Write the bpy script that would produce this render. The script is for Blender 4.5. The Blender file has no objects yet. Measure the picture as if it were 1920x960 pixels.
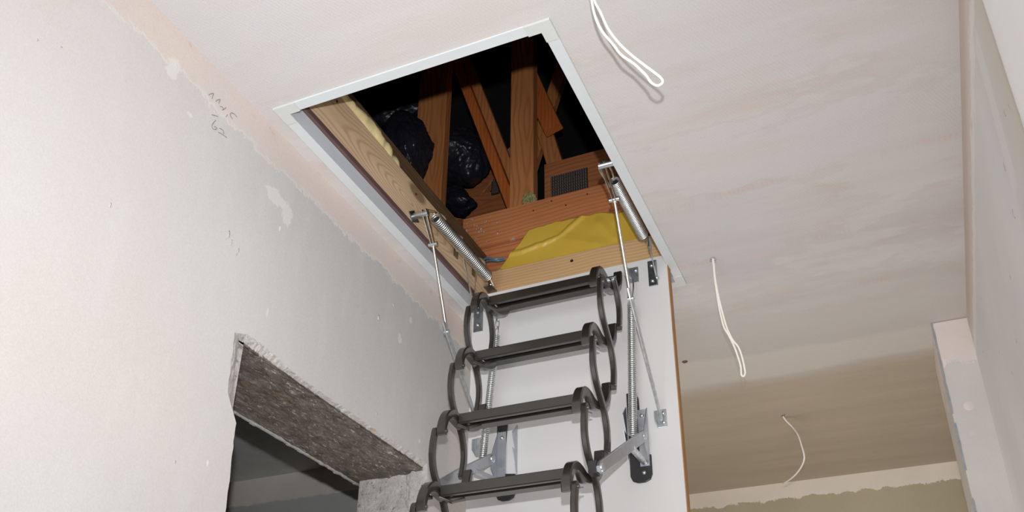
import bpy, bmesh, math, random
from mathutils import Vector, Matrix, noise
random.seed(4)
C = bpy.context.scene.collection
S = bpy.context.scene

# ------------------------------------------------------------------ camera
RT = Vector((0.91573318, 0.40164836, 0.01055178))
DN = Vector((-0.18294203, 0.44019062, -0.87907021))
FW = Vector((-0.3577219, 0.8030634, 0.47657552))
FPX, PY = 1754.35, 633.85
CAM = Vector((0, 0, 1.0))
cd = bpy.data.cameras.new('camera'); cam = bpy.data.objects.new('camera', cd); C.objects.link(cam)
m3 = Matrix((RT, -DN, -FW)).transposed()
cam.matrix_world = Matrix.Translation(CAM) @ m3.to_4x4()
cd.sensor_width = 36; cd.sensor_fit = 'HORIZONTAL'; cd.lens = FPX / 1920 * 36
cd.shift_y = (PY - 480) / 1920; cd.clip_start = 0.02
S.camera = cam

# ------------------------------------------------------------------ world, lights, exposure
w = bpy.data.worlds.new('world'); S.world = w; w.use_nodes = True
w.node_tree.nodes['Background'].inputs[0].default_value = (0.93, 0.96, 1.0, 1)
w.node_tree.nodes['Background'].inputs[1].default_value = 0.35

def area(name, loc, target, size, power, col=(1, 1, 1), sy=None):
    l = bpy.data.lights.new(name, 'AREA'); l.energy = power; l.color = col
    l.shape = 'RECTANGLE' if sy else 'DISK'; l.size = size
    if sy: l.size_y = sy
    o = bpy.data.objects.new(name, l); C.objects.link(o); o.location = loc
    o.rotation_euler = (Vector(target) - Vector(loc)).to_track_quat('-Z', 'Y').to_euler()
    return o
FL = CAM - DN * 0.128
flash = area('camera_flash', FL, FL + FW * 2 - DN * 0.1 - RT * 0.35, 0.022, 10.2, (0.95, 0.985, 1.03))
flash.data.spread = math.radians(90)
area('fill_hall', (-0.45, -1.2, 1.0), (-0.6, 2.4, 1.9), 1.4, 42, (0.94, 0.98, 1.03), 1.6)  # unseen soft fill added behind the camera to lift walls and ceiling
area('fill_far_end', (-0.50, 2.75, 0.25), (-0.35, 4.0, 2.5), 0.9, 20, (0.98, 0.98, 0.98), 1.3)  # unseen fill added low at the far end, aimed up at ceiling and wall
S.view_settings.view_transform = 'Standard'; S.view_settings.look = 'None'
S.view_settings.gamma = 1; S.view_settings.use_curve_mapping = False
S.view_settings.exposure = 0.0

# ------------------------------------------------------------------ node helpers
class G:
    def __init__(s, name, rough=0.6, metal=0.0, spec=0.5):
        s.m = bpy.data.materials.new(name); s.m.use_nodes = True
        s.t = s.m.node_tree; s.b = s.t.nodes['Principled BSDF']
        s.b.inputs['Roughness'].default_value = rough; s.b.inputs['Metallic'].default_value = metal
        s.b.inputs['Specular IOR Level'].default_value = spec
        s.tc = s.t.nodes.new('ShaderNodeTexCoord').outputs['Object']
    def n(s, typ, **kw):
        x = s.t.nodes.new(typ)
        for k, v in kw.items(): setattr(x, k, v)
        return x
    def put(s, sock, v):
        if hasattr(v, 'is_output'): s.t.links.new(v, sock)
        else:
            if isinstance(v, tuple) and len(v) == 3 and sock.type == 'RGBA': v = v + (1,)
            sock.default_value = v
    def map(s, scale=(1, 1, 1), loc=(0, 0, 0), rot=(0, 0, 0), vec=None):
        x = s.n('ShaderNodeMapping'); s.put(x.inputs[0], vec or s.tc)
        x.inputs['Scale'].default_value = scale; x.inputs['Location'].default_value = loc; x.inputs['Rotation'].default_value = rot
        return x.outputs[0]
    def noise(s, scale=5, detail=3, rough=0.5, vec=None, dist=0):
        x = s.n('ShaderNodeTexNoise'); s.put(x.inputs['Vector'], vec or s.tc)
        x.inputs['Scale'].default_value = scale; x.inputs['Detail'].default_value = detail
        x.inputs['Roughness'].default_value = rough; x.inputs['Distortion'].default_value = dist
        return x.outputs[0]
    def voro(s, scale=5, vec=None, feature='F1'):
        x = s.n('ShaderNodeTexVoronoi', feature=feature); s.put(x.inputs['Vector'], vec or s.tc)
        x.inputs['Scale'].default_value = scale; return x.outputs['Distance']
    def math(s, op, a, b=0.0, c=0.0):
        x = s.n('ShaderNodeMath', operation=op); s.put(x.inputs[0], a); s.put(x.inputs[1], b); s.put(x.inputs[2], c); return x.outputs[0]
    def step(s, v, a, b):
        x = s.n('ShaderNodeMapRange'); x.clamp = True; s.put(x.inputs[0], v)
        x.inputs[1].default_value = a; x.inputs[2].default_value = b; return x.outputs[0]
    def mix(s, f, a, b, mode='MIX'):
        x = s.n('ShaderNodeMix', data_type='RGBA', blend_type=mode); s.put(x.inputs[0], f); s.put(x.inputs[6], a); s.put(x.inputs[7], b)
        return x.outputs[2]
    def sep(s):
        x = s.n('ShaderNodeSeparateXYZ'); s.put(x.inputs[0], s.tc); return x.outputs
    def col(s, v): s.put(s.b.inputs['Base Color'], v)
    def bump(s, h, strength=0.3, dist=0.01):
        x = s.n('ShaderNodeBump'); s.put(x.inputs['Height'], h); x.inputs['Strength'].default_value = strength; x.inputs['Distance'].default_value = dist
        s.t.links.new(x.outputs[0], s.b.inputs['Normal'])

def plain(name, c, rough=0.5, metal=0.0, spec=0.5, bs=0, bstr=0.1, var=0.0):
    g = G(name, rough, metal, spec)
    if var:
        g.col(g.mix(g.step(g.noise(18, 4), .3, .7), c, tuple(k * (1 - var) for k in c)))
    else: g.col(c)
    if bs: g.bump(g.noise(bs, 3), bstr, 0.004)
    return g.m

def srgb(r, g, b):
    f = lambda v: ((v / 255 + .055) / 1.055) ** 2.4 if v > 10 else v / 255 / 12.92
    return (f(r), f(g), f(b))

# plaster -----------------------------------------------------------
PINK = srgb(205, 188, 177); PALE = srgb(204, 196, 191); GREY = srgb(186, 181, 176); COOL = srgb(178, 176, 173)
TAN = srgb(182, 165, 143); OLIVE = srgb(164, 151, 122); WHITE = srgb(216, 212, 206)
def fleck(g, c, amount, scale=16, colr=(0.72, 0.70, 0.68), stretch=(1, 1, 0.45)):
    v = g.voro(scale, g.map(stretch)); n2 = g.noise(3.1, 2, vec=g.map((1, 1, 1), (3, 5, 7)))
    f = g.math('MULTIPLY', g.step(v, amount, amount * .6), g.step(n2, .56, .60))
    return g.mix(f, c, colr)
def speck(g, c, k=0.05):
    f = g.noise(330, 2, .7)
    return g.mix(k * 6.5, c, g.mix(f, (0.25, 0.25, 0.25), (0.75, 0.75, 0.75)), 'OVERLAY')

def mat_left():
    g = G('skimmed_plaster_left', 0.75, 0, .3); x, y, z = g.sep()
    edge = g.math('ADD', z, g.math('MULTIPLY', g.math('SUBTRACT', g.noise(9, 5, .72), .5), .085))
    edge = g.math('ADD', edge, g.math('MULTIPLY', g.math('SUBTRACT', g.noise(60, 4, .7), .5), .05))
    band = g.step(edge, 2.405, 2.408)
    # warm old plaster, grey towards the ceiling band
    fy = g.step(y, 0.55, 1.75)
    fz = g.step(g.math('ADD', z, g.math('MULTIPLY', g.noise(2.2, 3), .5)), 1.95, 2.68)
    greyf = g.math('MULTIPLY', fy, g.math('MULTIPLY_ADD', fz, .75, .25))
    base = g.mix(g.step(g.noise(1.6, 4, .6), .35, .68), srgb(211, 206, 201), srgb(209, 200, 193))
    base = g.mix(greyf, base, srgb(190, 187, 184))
    scr = g.noise(5, 4, .7, g.map((1, 2.2, .5), rot=(.5, 0, 0)))
    base = g.mix(g.math('MULTIPLY', g.step(scr, .5, .8), .35), base, WHITE)
    base = fleck(g, base, .05, 13, srgb(232, 226, 220))
    pk = g.mix(g.step(g.noise(6, 4), .35, .7), srgb(214, 199, 189), srgb(208, 197, 190))
    pk = g.mix(g.math('MULTIPLY', g.step(g.noise(14, 5, .7), .6, .72), g.step(z, 2.46, 2.49)), pk, srgb(196, 160, 138))
    rim = g.math('MULTIPLY', g.step(edge, 2.400, 2.405), g.step(edge, 2.414, 2.407))
    c = g.mix(band, base, pk); c = g.mix(g.math('MULTIPLY', rim, .7), c, WHITE)
    # pale smears of filler below the band
    def smear(cy, cz, ry, rz):
        a = g.math('DIVIDE', g.math('SUBTRACT', y, cy), ry); b = g.math('DIVIDE', g.math('SUBTRACT', z, cz), rz)
        d = g.math('ADD', g.math('MULTIPLY', a, a), g.math('MULTIPLY', b, b))
        return g.step(g.math('ADD', d, g.math('MULTIPLY', g.math('SUBTRACT', g.noise(40, 5, .75), .5), 4.5)), 1.0, .8)
    for s_ in ((1.02, 2.395, .018, .034), (1.385, 2.325, .035, .022), (1.435, 2.31, .02, .035), (1.98, 2.245, .011, .018), (2.03, 2.33, .008, .012), (1.09, 2.33, .01, .005), (1.42, 2.03, .004, .012)):
        c = g.mix(g.math('MULTIPLY', smear(*s_), .8), c, srgb(218, 213, 208))
    c = speck(g, c, .06); g.col(c)
    h = g.math('ADD', g.math('MULTIPLY', band, 1.0), g.math('ADD', g.math('MULTIPLY', g.noise(4, 3), .6), g.math('MULTIPLY', g.noise(300, 2), .05)))
    g.bump(h, .25, .004); return g.m

def mat_ceiling():
    g = G('skimmed_plaster_ceiling', 0.78, 0, .3); x, y, z = g.sep()
    yy = g.math('ADD', y, g.math('MULTIPLY', g.math('SUBTRACT', g.noise(2.5, 4, .6, g.map((.5, 1, 1))), .5), .16))
    streak = g.noise(3.2, 5, .62, g.map((.45, 3.2, 1), rot=(0, 0, .06)))
    base = g.mix(g.step(streak, .42, .60), srgb(211, 205, 202), srgb(209, 199, 192))
    base = g.mix(g.step(g.noise(1.3, 4, .6), .42, .62), base, srgb(206, 203, 202))
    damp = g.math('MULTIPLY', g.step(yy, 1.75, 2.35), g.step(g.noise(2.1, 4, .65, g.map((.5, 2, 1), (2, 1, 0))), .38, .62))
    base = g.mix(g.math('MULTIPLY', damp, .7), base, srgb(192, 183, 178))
    pinks = g.math('MULTIPLY', g.step(g.noise(7, 5, .7, g.map((.5, 1.6, 1), (1, 4, 0))), .58, .7), .55)
    base = g.mix(pinks, base, srgb(214, 196, 184))
    pt = g.noise(1.9, 6, .62, g.map((.6, 1.5, 1), (4, 9, 0), (0, 0, .12)))
    base = g.mix(g.math('MULTIPLY', g.step(pt, .52, .56), .40), base, srgb(212, 207, 204))
    base = g.mix(g.math('MULTIPLY', g.math('MULTIPLY', g.step(pt, .50, .53), g.step(pt, .56, .54)), .20), base, srgb(196, 182, 170))
    for yc, a_ in ((2.02, .22), (2.30, .3), (2.62, .25)):
        yd = g.math('ABSOLUTE', g.math('SUBTRACT', g.math('ADD', yy, g.math('MULTIPLY', x, .05)), yc))
        dash = g.n('ShaderNodeTexWave', wave_type='BANDS', bands_direction='X'); g.put(dash.inputs['Vector'], g.tc); dash.inputs['Scale'].default_value = 26; dash.inputs['Distortion'].default_value = 1.5
        f_ = g.math('MULTIPLY', g.step(yd, .022, .006), g.math('MULTIPLY', g.step(g.noise(5, 4, .7, g.map((1, .2, 1), (yc, 0, 0))), .48, .6), g.math('MULTIPLY_ADD', dash.outputs['Fac'], .6, .4)))
        base = g.mix(g.math('MULTIPLY', f_, a_), base, srgb(206, 158, 126))
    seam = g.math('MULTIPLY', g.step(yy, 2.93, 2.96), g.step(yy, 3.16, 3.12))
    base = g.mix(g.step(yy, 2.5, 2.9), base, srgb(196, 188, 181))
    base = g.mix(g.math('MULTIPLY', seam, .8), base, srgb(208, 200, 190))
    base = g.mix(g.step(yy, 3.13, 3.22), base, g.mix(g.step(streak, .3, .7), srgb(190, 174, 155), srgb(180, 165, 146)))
    # mesh tape showing through as fine dashes
    rip = g.n('ShaderNodeTexWave', wave_type='BANDS', bands_direction='X'); g.put(rip.inputs['Vector'], g.map((1, 1, 1), rot=(0, 0, .5)))
    rip.inputs['Scale'].default_value = 42; rip.inputs['Distortion'].default_value = 5; rip.inputs['Detail'].default_value = 3; rip.inputs['Detail Scale'].default_value = .6
    base = g.mix(g.math('MULTIPLY', g.step(g.noise(2.4, 2, vec=g.map((1, 1, 1), (9, 2, 0))), .45, .7), g.math('MULTIPLY', rip.outputs['Fac'], .09)), base, srgb(150, 140, 134))
    base = g.mix(1.0, base, (.885, .885, .885), 'MULTIPLY'); base = speck(g, base, .05); g.col(base)
    h = g.math('ADD', g.math('MULTIPLY', rip.outputs['Fac'], .06), g.math('ADD', g.math('MULTIPLY', g.noise(220, 3), .10), g.math('ADD', g.math('MULTIPLY', streak, .7), g.math('MULTIPLY', g.step(pt, .52, .56), .15))))
    g.bump(h, .4, .004); return g.m

def mat_right():
    g = G('skimmed_plaster_right', 0.7, 0, .35); x, y, z = g.sep()
    e = g.math('ADD', z, g.math('MULTIPLY', g.math('SUBTRACT', g.noise(26, 6, .8, g.map((1, .35, 1.4))), .5), .12))
    band = g.step(e, 2.385, 2.389)
    base = g.mix(g.step(g.noise(2.4, 4, .6), .35, .65), srgb(226, 223, 220), srgb(217, 215, 213))
    base = g.mix(g.step(y, 1.65, 1.3), base, srgb(204, 192, 178))
    # diagonal swipe of pale filler
    d = g.math('ADD', y, g.math('MULTIPLY', z, 0.18))
    sw = g.math('MULTIPLY', g.step(g.math('ADD', d, g.math('MULTIPLY', g.noise(50, 4), .012)), 1.915, 1.922), g.step(g.math('ADD', d, g.math('MULTIPLY', g.noise(50, 4), .02)), 1.992, 1.985))
    sw = g.math('MULTIPLY', sw, g.math('MULTIPLY', g.step(g.math('ADD', z, g.math('MULTIPLY', g.noise(40, 4), .1)), 2.07, 2.10), g.step(z, 2.36, 2.34)))
    base = g.mix(g.math('MULTIPLY', sw, .85), base, srgb(224, 220, 215))
    base = fleck(g, base, .06, 17, srgb(226, 222, 216), (1, 1, .3))
    c = g.mix(band, base, g.mix(g.step(z, 2.42, 2.46), srgb(218, 206, 198), srgb(204, 190, 180)))
    c = g.mix(g.math('MULTIPLY', g.math('MULTIPLY', g.step(e, 2.355, 2.372), g.step(e, 2.408, 2.395)), .75), c, srgb(238, 233, 228))
    c = speck(g, c, .05); g.col(c)
    g.bump(g.math('ADD', band, g.math('ADD', g.math('MULTIPLY', g.noise(6, 4), .8), g.math('MULTIPLY', g.noise(240, 2), .06))), .35, .004); return g.m

def mat_band(name, zc, amp, top, low, blobs=False, gap=.004):
    g = G(name, 0.78, 0, .3); x, y, z = g.sep()
    e = g.math('ADD', z, g.math('MULTIPLY', g.math('SUBTRACT', g.noise(15, 5, .75), .5), amp))
    band = g.step(e, zc, zc + gap)
    lo = g.mix(g.step(g.noise(3, 4), .35, .65), low, tuple(k * .88 for k in low))
    tp = g.mix(g.step(g.noise(5, 4), .35, .65), top, tuple(k * .92 for k in top))
    c = g.mix(band, lo, tp)
    if blobs:
        v = g.voro(13); f = g.math('MULTIPLY', g.step(v, .27, .24), g.math('MULTIPLY', g.step(z, 2.1, 2.14), g.step(g.noise(4, 1), .46, .5)))
        c = g.mix(f, c, top)
    c = speck(g, c, .05); g.col(c)
    g.bump(g.math('ADD', band, g.math('ADD', g.math('MULTIPLY', g.noise(7, 4), .5), g.math('MULTIPLY', g.noise(200, 2), .08))), .35, .004)
    return g.m

def mat_rubble(name, a, b, c3, sc=30, bstr=.8):
    g = G(name, .9, 0, .2)
    f = g.step(g.noise(sc, 6, .75), .38, .62)
    c = g.mix(f, a, b); c = g.mix(g.step(g.noise(sc * 2.2, 4, .7, g.map((1, 1, 1), (4, 4, 4))), .58, .66), c, c3)
    c = g.mix(g.math('MULTIPLY', g.step(g.noise(11, 3, .6, g.map((1, 1, 1), (7, 1, 2))), .63, .7), .7), c, srgb(196, 160, 110))
    g.col(c); g.bump(g.noise(sc * 1.5, 6, .75), bstr, .012); return g.m

def mat_soffit():
    g = G('rough_lintel_concrete', .7, 0, .45)
    f1 = g.noise(26, 6, .8, g.map((1.3, .8, 1), rot=(0, 0, .2)))
    c = g.mix(g.step(f1, .35, .65), srgb(84, 77, 68), srgb(138, 128, 115))
    fl = g.noise(85, 4, .8, g.map((1.8, .7, 1), rot=(0, 0, .6)))
    c = g.mix(g.step(fl, .56, .64), c, srgb(165, 158, 146))
    fl2 = g.noise(42, 4, .7, g.map((1.6, .6, 1), (3, 8, 1), (0, 0, .35)))
    c = g.mix(g.step(fl2, .61, .64), c, srgb(190, 184, 176))
    c = g.mix(g.math('MULTIPLY', g.step(g.noise(16, 5, .7, g.map((1.2, .6, 1), (5, 5, 2))), .59, .64), .6), c, srgb(160, 116, 76))
    g.col(c); g.bump(g.math('ADD', fl, f1), .75, .010); return g.m

def mat_wood(name, light, dark, axis, across=(0, 0, 1), freq=60, knots=True, rough=.6, ringc=0.0, streaks=.35, splash=False, ell=.07):
    """axis = index of the grain direction in object space"""
    g = G(name, rough, 0, .35); co = g.sep()
    al = co[axis]; o1, o2 = [co[i] for i in range(3) if i != axis]
    sc = [14, 14, 14]; sc[axis] = 1.1
    wob = g.noise(1.0, 3, .5, g.map(tuple(sc)))
    wv = [3, 3, 3]; wv[axis] = 2.2
    wob2 = g.noise(1.0, 2, .5, g.map(tuple(wv), (2, 3, 1)))
    a1 = g.math('SUBTRACT', g.math('ADD', o1, o2), ringc)
    a2 = g.math('MULTIPLY', g.math('SINE', g.math('MULTIPLY', al, 4.1)), ell)
    r = g.math('SQRT', g.math('ADD', g.math('MULTIPLY', a1, a1), g.math('MULTIPLY', a2, a2)))
    ph = g.math('ADD', g.math('MULTIPLY', r, freq * 6.2), g.math('ADD', g.math('MULTIPLY', wob2, 30), g.math('MULTIPLY', wob, 5)))
    ring = g.math('MULTIPLY_ADD', g.math('SINE', ph), .5, .5)
    ring = g.math('POWER', ring, 3.0)
    fine = [160, 160, 160]; fine[axis] = 5
    fib = g.noise(1.0, 3, .6, g.map(tuple(fine)))
    c = g.mix(g.math('MULTIPLY', ring, .5), light, dark)
    c = g.mix(g.math('MULTIPLY', g.step(fib, .45, .75), streaks), c, dark)
    big = [5, 5, 5]; big[axis] = 1.4
    c = g.mix(g.math('MULTIPLY', g.step(g.noise(1, 3, .5, g.map(tuple(big), (1, 7, 3))), .4, .65), .35), c, tuple(k * .8 for k in dark))
    if knots:
        kv = [7, 7, 7]; kv[axis] = 3.2
        v = g.voro(1.0, g.map(tuple(kv), (.3, .6, .2)))
        c = g.mix(g.math('MULTIPLY', g.step(v, .19, .12), .8), c, tuple(k * .45 for k in dark))
    if splash:
        s1 = [26, 26, 26]; s1[2] = 13
        v = g.noise(1.0, 4, .6, g.map(tuple(s1), (5, 1, 2), (0, .5, 0)))
        m_ = g.math('MULTIPLY', g.step(v, .66, .69), g.step(co[0], .25, .05))
        c = g.mix(g.math('MULTIPLY', m_, .75), c, srgb(190, 170, 160))
    g.col(c); g.bump(fib, .2, .001); return g.m

def metal(name, c, rough, sc=70, k=.25):
    g = G(name, rough, 1.0); g.col(g.mix(g.step(g.noise(sc, 3), .35, .7), c, tuple(v * (1 - k) for v in c)))
    g.put(g.b.inputs['Roughness'], g.math('MULTIPLY_ADD', g.noise(sc * 1.3, 2), .25, rough - .1)); return g.m

def mat_bag():
    g = G('black_polythene', .3, 0, .5); g.col((.020, .020, .028))
    a = g.noise(6, 3, .5, dist=1.6); b = g.noise(14, 3, .5, g.map((1, .4, .5), rot=(0, .6, 0)), 2.0); v3 = g.noise(40, 3, .6, g.map((1, .4, .5), rot=(0, -.5, 0)), 1.5)
    g.bump(g.math('ADD', g.math('ADD', a, b), g.math('MULTIPLY', v3, .15)), .16, .02)
    g.put(g.b.inputs['Roughness'], g.math('MULTIPLY_ADD', g.noise(15, 3), .25, .20)); return g.m

def mat_yellow():
    g = G('ochre_vapour_membrane', .30, 0, .5)
    g.col(g.mix(g.step(g.noise(5, 3), .35, .65), srgb(216, 178, 72), srgb(208, 168, 62)))
    g.bump(g.noise(7, 3, .5, dist=.6), .25, .01); return g.m

M = {}
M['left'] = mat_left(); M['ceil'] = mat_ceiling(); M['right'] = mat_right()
M['far'] = mat_band('skim_far_wall', 2.42, .07, srgb(240, 228, 214), srgb(190, 178, 150))
M['nib'] = mat_band('skim_nib', 2.335, .10, srgb(232, 220, 212), srgb(214, 208, 202), True, .01)
M['room_wall'] = mat_band('skim_next_room', 2.368, .035, srgb(240, 228, 216), srgb(204, 202, 198), gap=.01)
M['room_ceil'] = plain('next_room_plasterboard', srgb(226, 224, 218), .85, var=.1, bs=8)
M['block'] = mat_rubble('broken_blockwork', srgb(186, 178, 170), srgb(212, 206, 200), srgb(140, 132, 124), 30)
M['rim'] = mat_rubble('broken_plaster', srgb(190, 184, 176), srgb(208, 203, 197), srgb(176, 170, 160), 45, .7)
M['soffit'] = mat_soffit()
M['floor'] = plain('floor_boards', srgb(150, 130, 105), .8, var=.2)
M['white_trim'] = plain('white_upvc', srgb(206, 209, 209), .35, var=.03, bs=20, bstr=.05)
M['corner'] = plain('off_white_upvc', srgb(202, 203, 198), .45, var=.04)
M['grey_trim'] = plain('white_upvc_upstand', srgb(206, 209, 214), .4, var=.05)
M['seal'] = plain('brown_rubber', srgb(104, 78, 76), .6, var=.2)
M['lining_y'] = mat_wood('new_pine_side', srgb(234, 204, 168), srgb(178, 134, 94), 1, freq=115, ringc=-.19, streaks=.22, ell=.06)
M['lining_x'] = mat_wood('new_pine_end', srgb(216, 176, 130), srgb(184, 138, 92), 0, freq=90, knots=False, ell=.0, streaks=.25)
M['old'] = mat_wood('old_sawn_joist', srgb(112, 86, 58), srgb(62, 46, 30), 1, freq=80, knots=False, rough=.85, streaks=.8)
M['red_x'] = mat_wood('red_pine_trimmer', srgb(206, 132, 84), srgb(166, 90, 52), 0, freq=70, splash=True, ell=.03, knots=False, streaks=.25)
M['red_z'] = mat_wood('red_pine_web', srgb(236, 156, 96), srgb(188, 108, 58), 2, freq=45, knots=False, ell=.02, streaks=.4)
M['orange'] = mat_wood('orange_pine_web', srgb(240, 134, 66), srgb(190, 92, 40), 2, freq=60, knots=False, ell=.01)
M['chord'] = mat_wood('pine_chord', srgb(204, 128, 80), srgb(160, 88, 52), 0, freq=45, ell=.03)
M['panel'] = plain('white_laminate', srgb(216, 212, 209), .32, spec=.4, bs=3, bstr=.02)
M['oak'] = mat_wood('oak_lipping', srgb(184, 136, 88), srgb(140, 96, 58), 2, freq=120, knots=False, ell=0)
g = G('bronze_powder_coat', .3, .0, .7); g.col(g.mix(g.noise(60, 2), srgb(36, 32, 28), srgb(48, 43, 37))); g.b.inputs['Coat Weight'].default_value = .5; g.b.inputs['Coat Roughness'].default_value = .12; M['bronze'] = g.m
M['zinc'] = metal('zinc_plated_steel', (.72, .75, .77), .36)
M['brass'] = metal('yellow_passivated_steel', (.76, .73, .64), .3)
M['springm'] = metal('spring_steel', (.84, .84, .82), .36, 30, .1)
M['darkplate'] = metal('dark_zinc_plate', (.28, .30, .31), .35)
M['greypl'] = metal('grey_steel_bracket', (.56, .57, .61), .46, 40, .12)
M['blackpl'] = plain('black_plastic', srgb(44, 42, 42), .35, bs=90, bstr=.06)
M['foam'] = plain('expanding_foam', srgb(226, 206, 152), .7, bs=45, bstr=.5, var=.12)
M['foam2'] = plain('old_foam', srgb(214, 184, 150), .8, bs=60, bstr=.6, var=.2)
M['wool'] = mat_rubble('mineral_wool', srgb(178, 168, 104), srgb(196, 186, 140), srgb(120, 128, 90), 60, 1)
M['yellow'] = mat_yellow(); M['bag'] = mat_bag()
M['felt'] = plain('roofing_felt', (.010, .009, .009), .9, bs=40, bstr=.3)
M['cable'] = plain('white_pvc_cable', srgb(236, 230, 218), .4)
M['blue'] = plain('blue_cable', srgb(90, 120, 140), .4)
M['paint'] = plain('white_gloss_paint', srgb(244, 243, 240), .25)
M['nail'] = plain('galvanised_nail_plate', srgb(72, 60, 58), .5, .3)
M['tooth'] = plain('nail_plate_teeth', srgb(150, 136, 128), .4, .3)
M['pencil'] = plain('pencil', srgb(138, 136, 134), .7)
M['hole'] = plain('dark_screw_hole', (.02, .012, .008), .9)

# ------------------------------------------------------------------ geometry helpers
def U(px, py, ax, val):
    """point on the plane <axis>=val seen along a measured sight line"""
    d = RT * ((px - 960) / FPX) + DN * ((py - PY) / FPX) + FW
    return CAM + d * ((val - CAM[ax]) / d[ax])

class MB:
    def __init__(s): s.bm = bmesh.new()
    def quad(s, pts): s.bm.faces.new([s.bm.verts.new(p) for p in pts])
    def box(s, a, b):
        x0, y0, z0 = [min(a[i], b[i]) for i in range(3)]; x1, y1, z1 = [max(a[i], b[i]) for i in range(3)]
        v = [s.bm.verts.new(p) for p in ((x0,y0,z0),(x1,y0,z0),(x1,y1,z0),(x0,y1,z0),(x0,y0,z1),(x1,y0,z1),(x1,y1,z1),(x0,y1,z1))]
        for f in ((3,2,1,0),(4,5,6,7),(0,1,5,4),(1,2,6,5),(2,3,7,6),(3,0,4,7)): s.bm.faces.new([v[i] for i in f])
        return s
    def sweep(s, pts, w, h, up=Vector((1, 0, 0)), close=False, prof=None):
        """rounded rectangular section: w along `up`, h across; w,h may be lists"""
        pts = [Vector(p) for p in pts]; n = len(pts); rings = []
        for i, p in enumerate(pts):
            if close: t = pts[(i + 1) % n] - pts[i - 1]
            else: t = pts[min(i + 1, n - 1)] - pts[max(i - 1, 0)]
            t.normalize(); u = (up - t * up.dot(t)).normalized(); v = t.cross(u)
            ww = (w[i] if isinstance(w, list) else w) / 2; hh = (h[i] if isinstance(h, list) else h) / 2
            b = min(min(ww, hh) * .35, .003)
            r = [(ww - b, -hh), (ww, -hh + b), (ww, hh - b), (ww - b, hh), (-ww + b, hh), (-ww, hh - b), (-ww, -hh + b), (-ww + b, -hh)]
            rings.append([s.bm.verts.new(p + u * a + v * c) for a, c in r])
        m = 8
        for i in range(n if close else n - 1):
            A, B = rings[i], rings[(i + 1) % n]
            for k in range(m): s.bm.faces.new((A[k], A[(k + 1) % m], B[(k + 1) % m], B[k]))
        if not close: s.bm.faces.new(rings[0][::-1]); s.bm.faces.new(rings[-1])
        return s
    def tube(s, pts, r, seg=8, close=False):
        pts = [Vector(p) for p in pts]; n = len(pts); rings = []; u = None
        for i, p in enumerate(pts):
            if close: t = pts[(i + 1) % n] - pts[i - 1]
            else: t = pts[min(i + 1, n - 1)] - pts[max(i - 1, 0)]
            t.normalize()
            if u is None: u = t.orthogonal().normalized()
            u = (u - t * u.dot(t)).normalized(); v = t.cross(u)
            rr = r[i] if isinstance(r, list) else r
            rings.append([s.bm.verts.new(p + (u * math.cos(a) + v * math.sin(a)) * rr) for a in [2 * math.pi * k / seg for k in range(seg)]])
        for i in range(n if close else n - 1):
            A, B = rings[i], rings[(i + 1) % n]
            off = 0
            if close and i == n - 1:
                off = min(range(seg), key=lambda k: (A[0].co - B[k].co).length)
            for k in range(seg): s.bm.faces.new((A[k], A[(k + 1) % seg], B[(k + 1 + off) % seg], B[(k + off) % seg]))
        if not close: s.bm.faces.new(rings[0][::-1]); s.bm.faces.new(rings[-1])
        return s
    def cyl(s, a, b, r, seg=12): return s.tube([a, b], r, seg)
    def screw(s, p, nrm, r=.0055):
        p = Vector(p); nrm = Vector(nrm).normalized()
        s.tube([p - nrm * .002, p + nrm * .001, p + nrm * .003, p + nrm * .0045], [r * 1.25, r * 1.2, r, r * .45], 10); return s
    def coil(s, a, b, R, r, turns, seg=14, ts=6):
        a, b = Vector(a), Vector(b); t = (b - a).normalized(); u = t.orthogonal().normalized(); v = t.cross(u); n = int(turns * seg)
        pts = [a + (b - a) * (i / n) + (u * math.cos(2 * math.pi * i / seg) + v * math.sin(2 * math.pi * i / seg)) * R for i in range(n + 1)]
        s.tube(pts, r, ts); return s
    def poly(s, pts, nrm_axis, thick):
        """polygon (list of 3D points in a plane of constant axis) extruded by thick along that axis"""
        f = s.bm.faces.new([s.bm.verts.new(p) for p in pts])
        r = bmesh.ops.extrude_face_region(s.bm, geom=[f]); d = Vector((0, 0, 0)); d[nrm_axis] = thick
        bmesh.ops.translate(s.bm, vec=d, verts=[e for e in r['geom'] if isinstance(e, bmesh.types.BMVert)])
        return s

ORG = {}
def build(name, mb, mat, parent=None, loc=None, smooth=False, bevel=0):
    bm = mb.bm
    off = Vector(ORG.get(parent.name, (0, 0, 0))) if parent else Vector((0, 0, 0))
    L = Vector(loc) if loc is not None else (off if parent else Vector((0, 0, 0)))
    bmesh.ops.translate(bm, vec=-L, verts=bm.verts)
    bmesh.ops.recalc_face_normals(bm, faces=bm.faces)
    me = bpy.data.meshes.new(name); bm.to_mesh(me); bm.free()
    o = bpy.data.objects.new(name, me); C.objects.link(o); me.materials.append(mat)
    o.location = L - off; ORG[o.name] = L
    if parent: o.parent = parent
    if smooth:
        for p in me.polygons: p.use_smooth = True
        if smooth != 'all': me.set_sharp_from_angle(angle=math.radians(40))
    if bevel:
        b = o.modifiers.new('bevel', 'BEVEL'); b.width = bevel; b.segments = 2; b.limit_method = 'ANGLE'
    return o
def tag(o, label=None, cat=None, group=None, kind=None):
    if label: o['label'] = label
    if cat: o['category'] = cat
    if group: o['group'] = group
    if kind: o['kind'] = kind
    return o
def thing(name, loc, label, cat, group=None):
    o = bpy.data.objects.new(name, None); C.objects.link(o); o.location = loc; o.empty_display_size = .05; ORG[o.name] = Vector(loc)
    return tag(o, label, cat, group)
def struct(name, mb, mat, label, cat='structure', parent=None, **k):
    o = build(name, mb, mat, parent, **k)
    if not parent: tag(o, label, cat, kind='structure')
    return o
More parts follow.
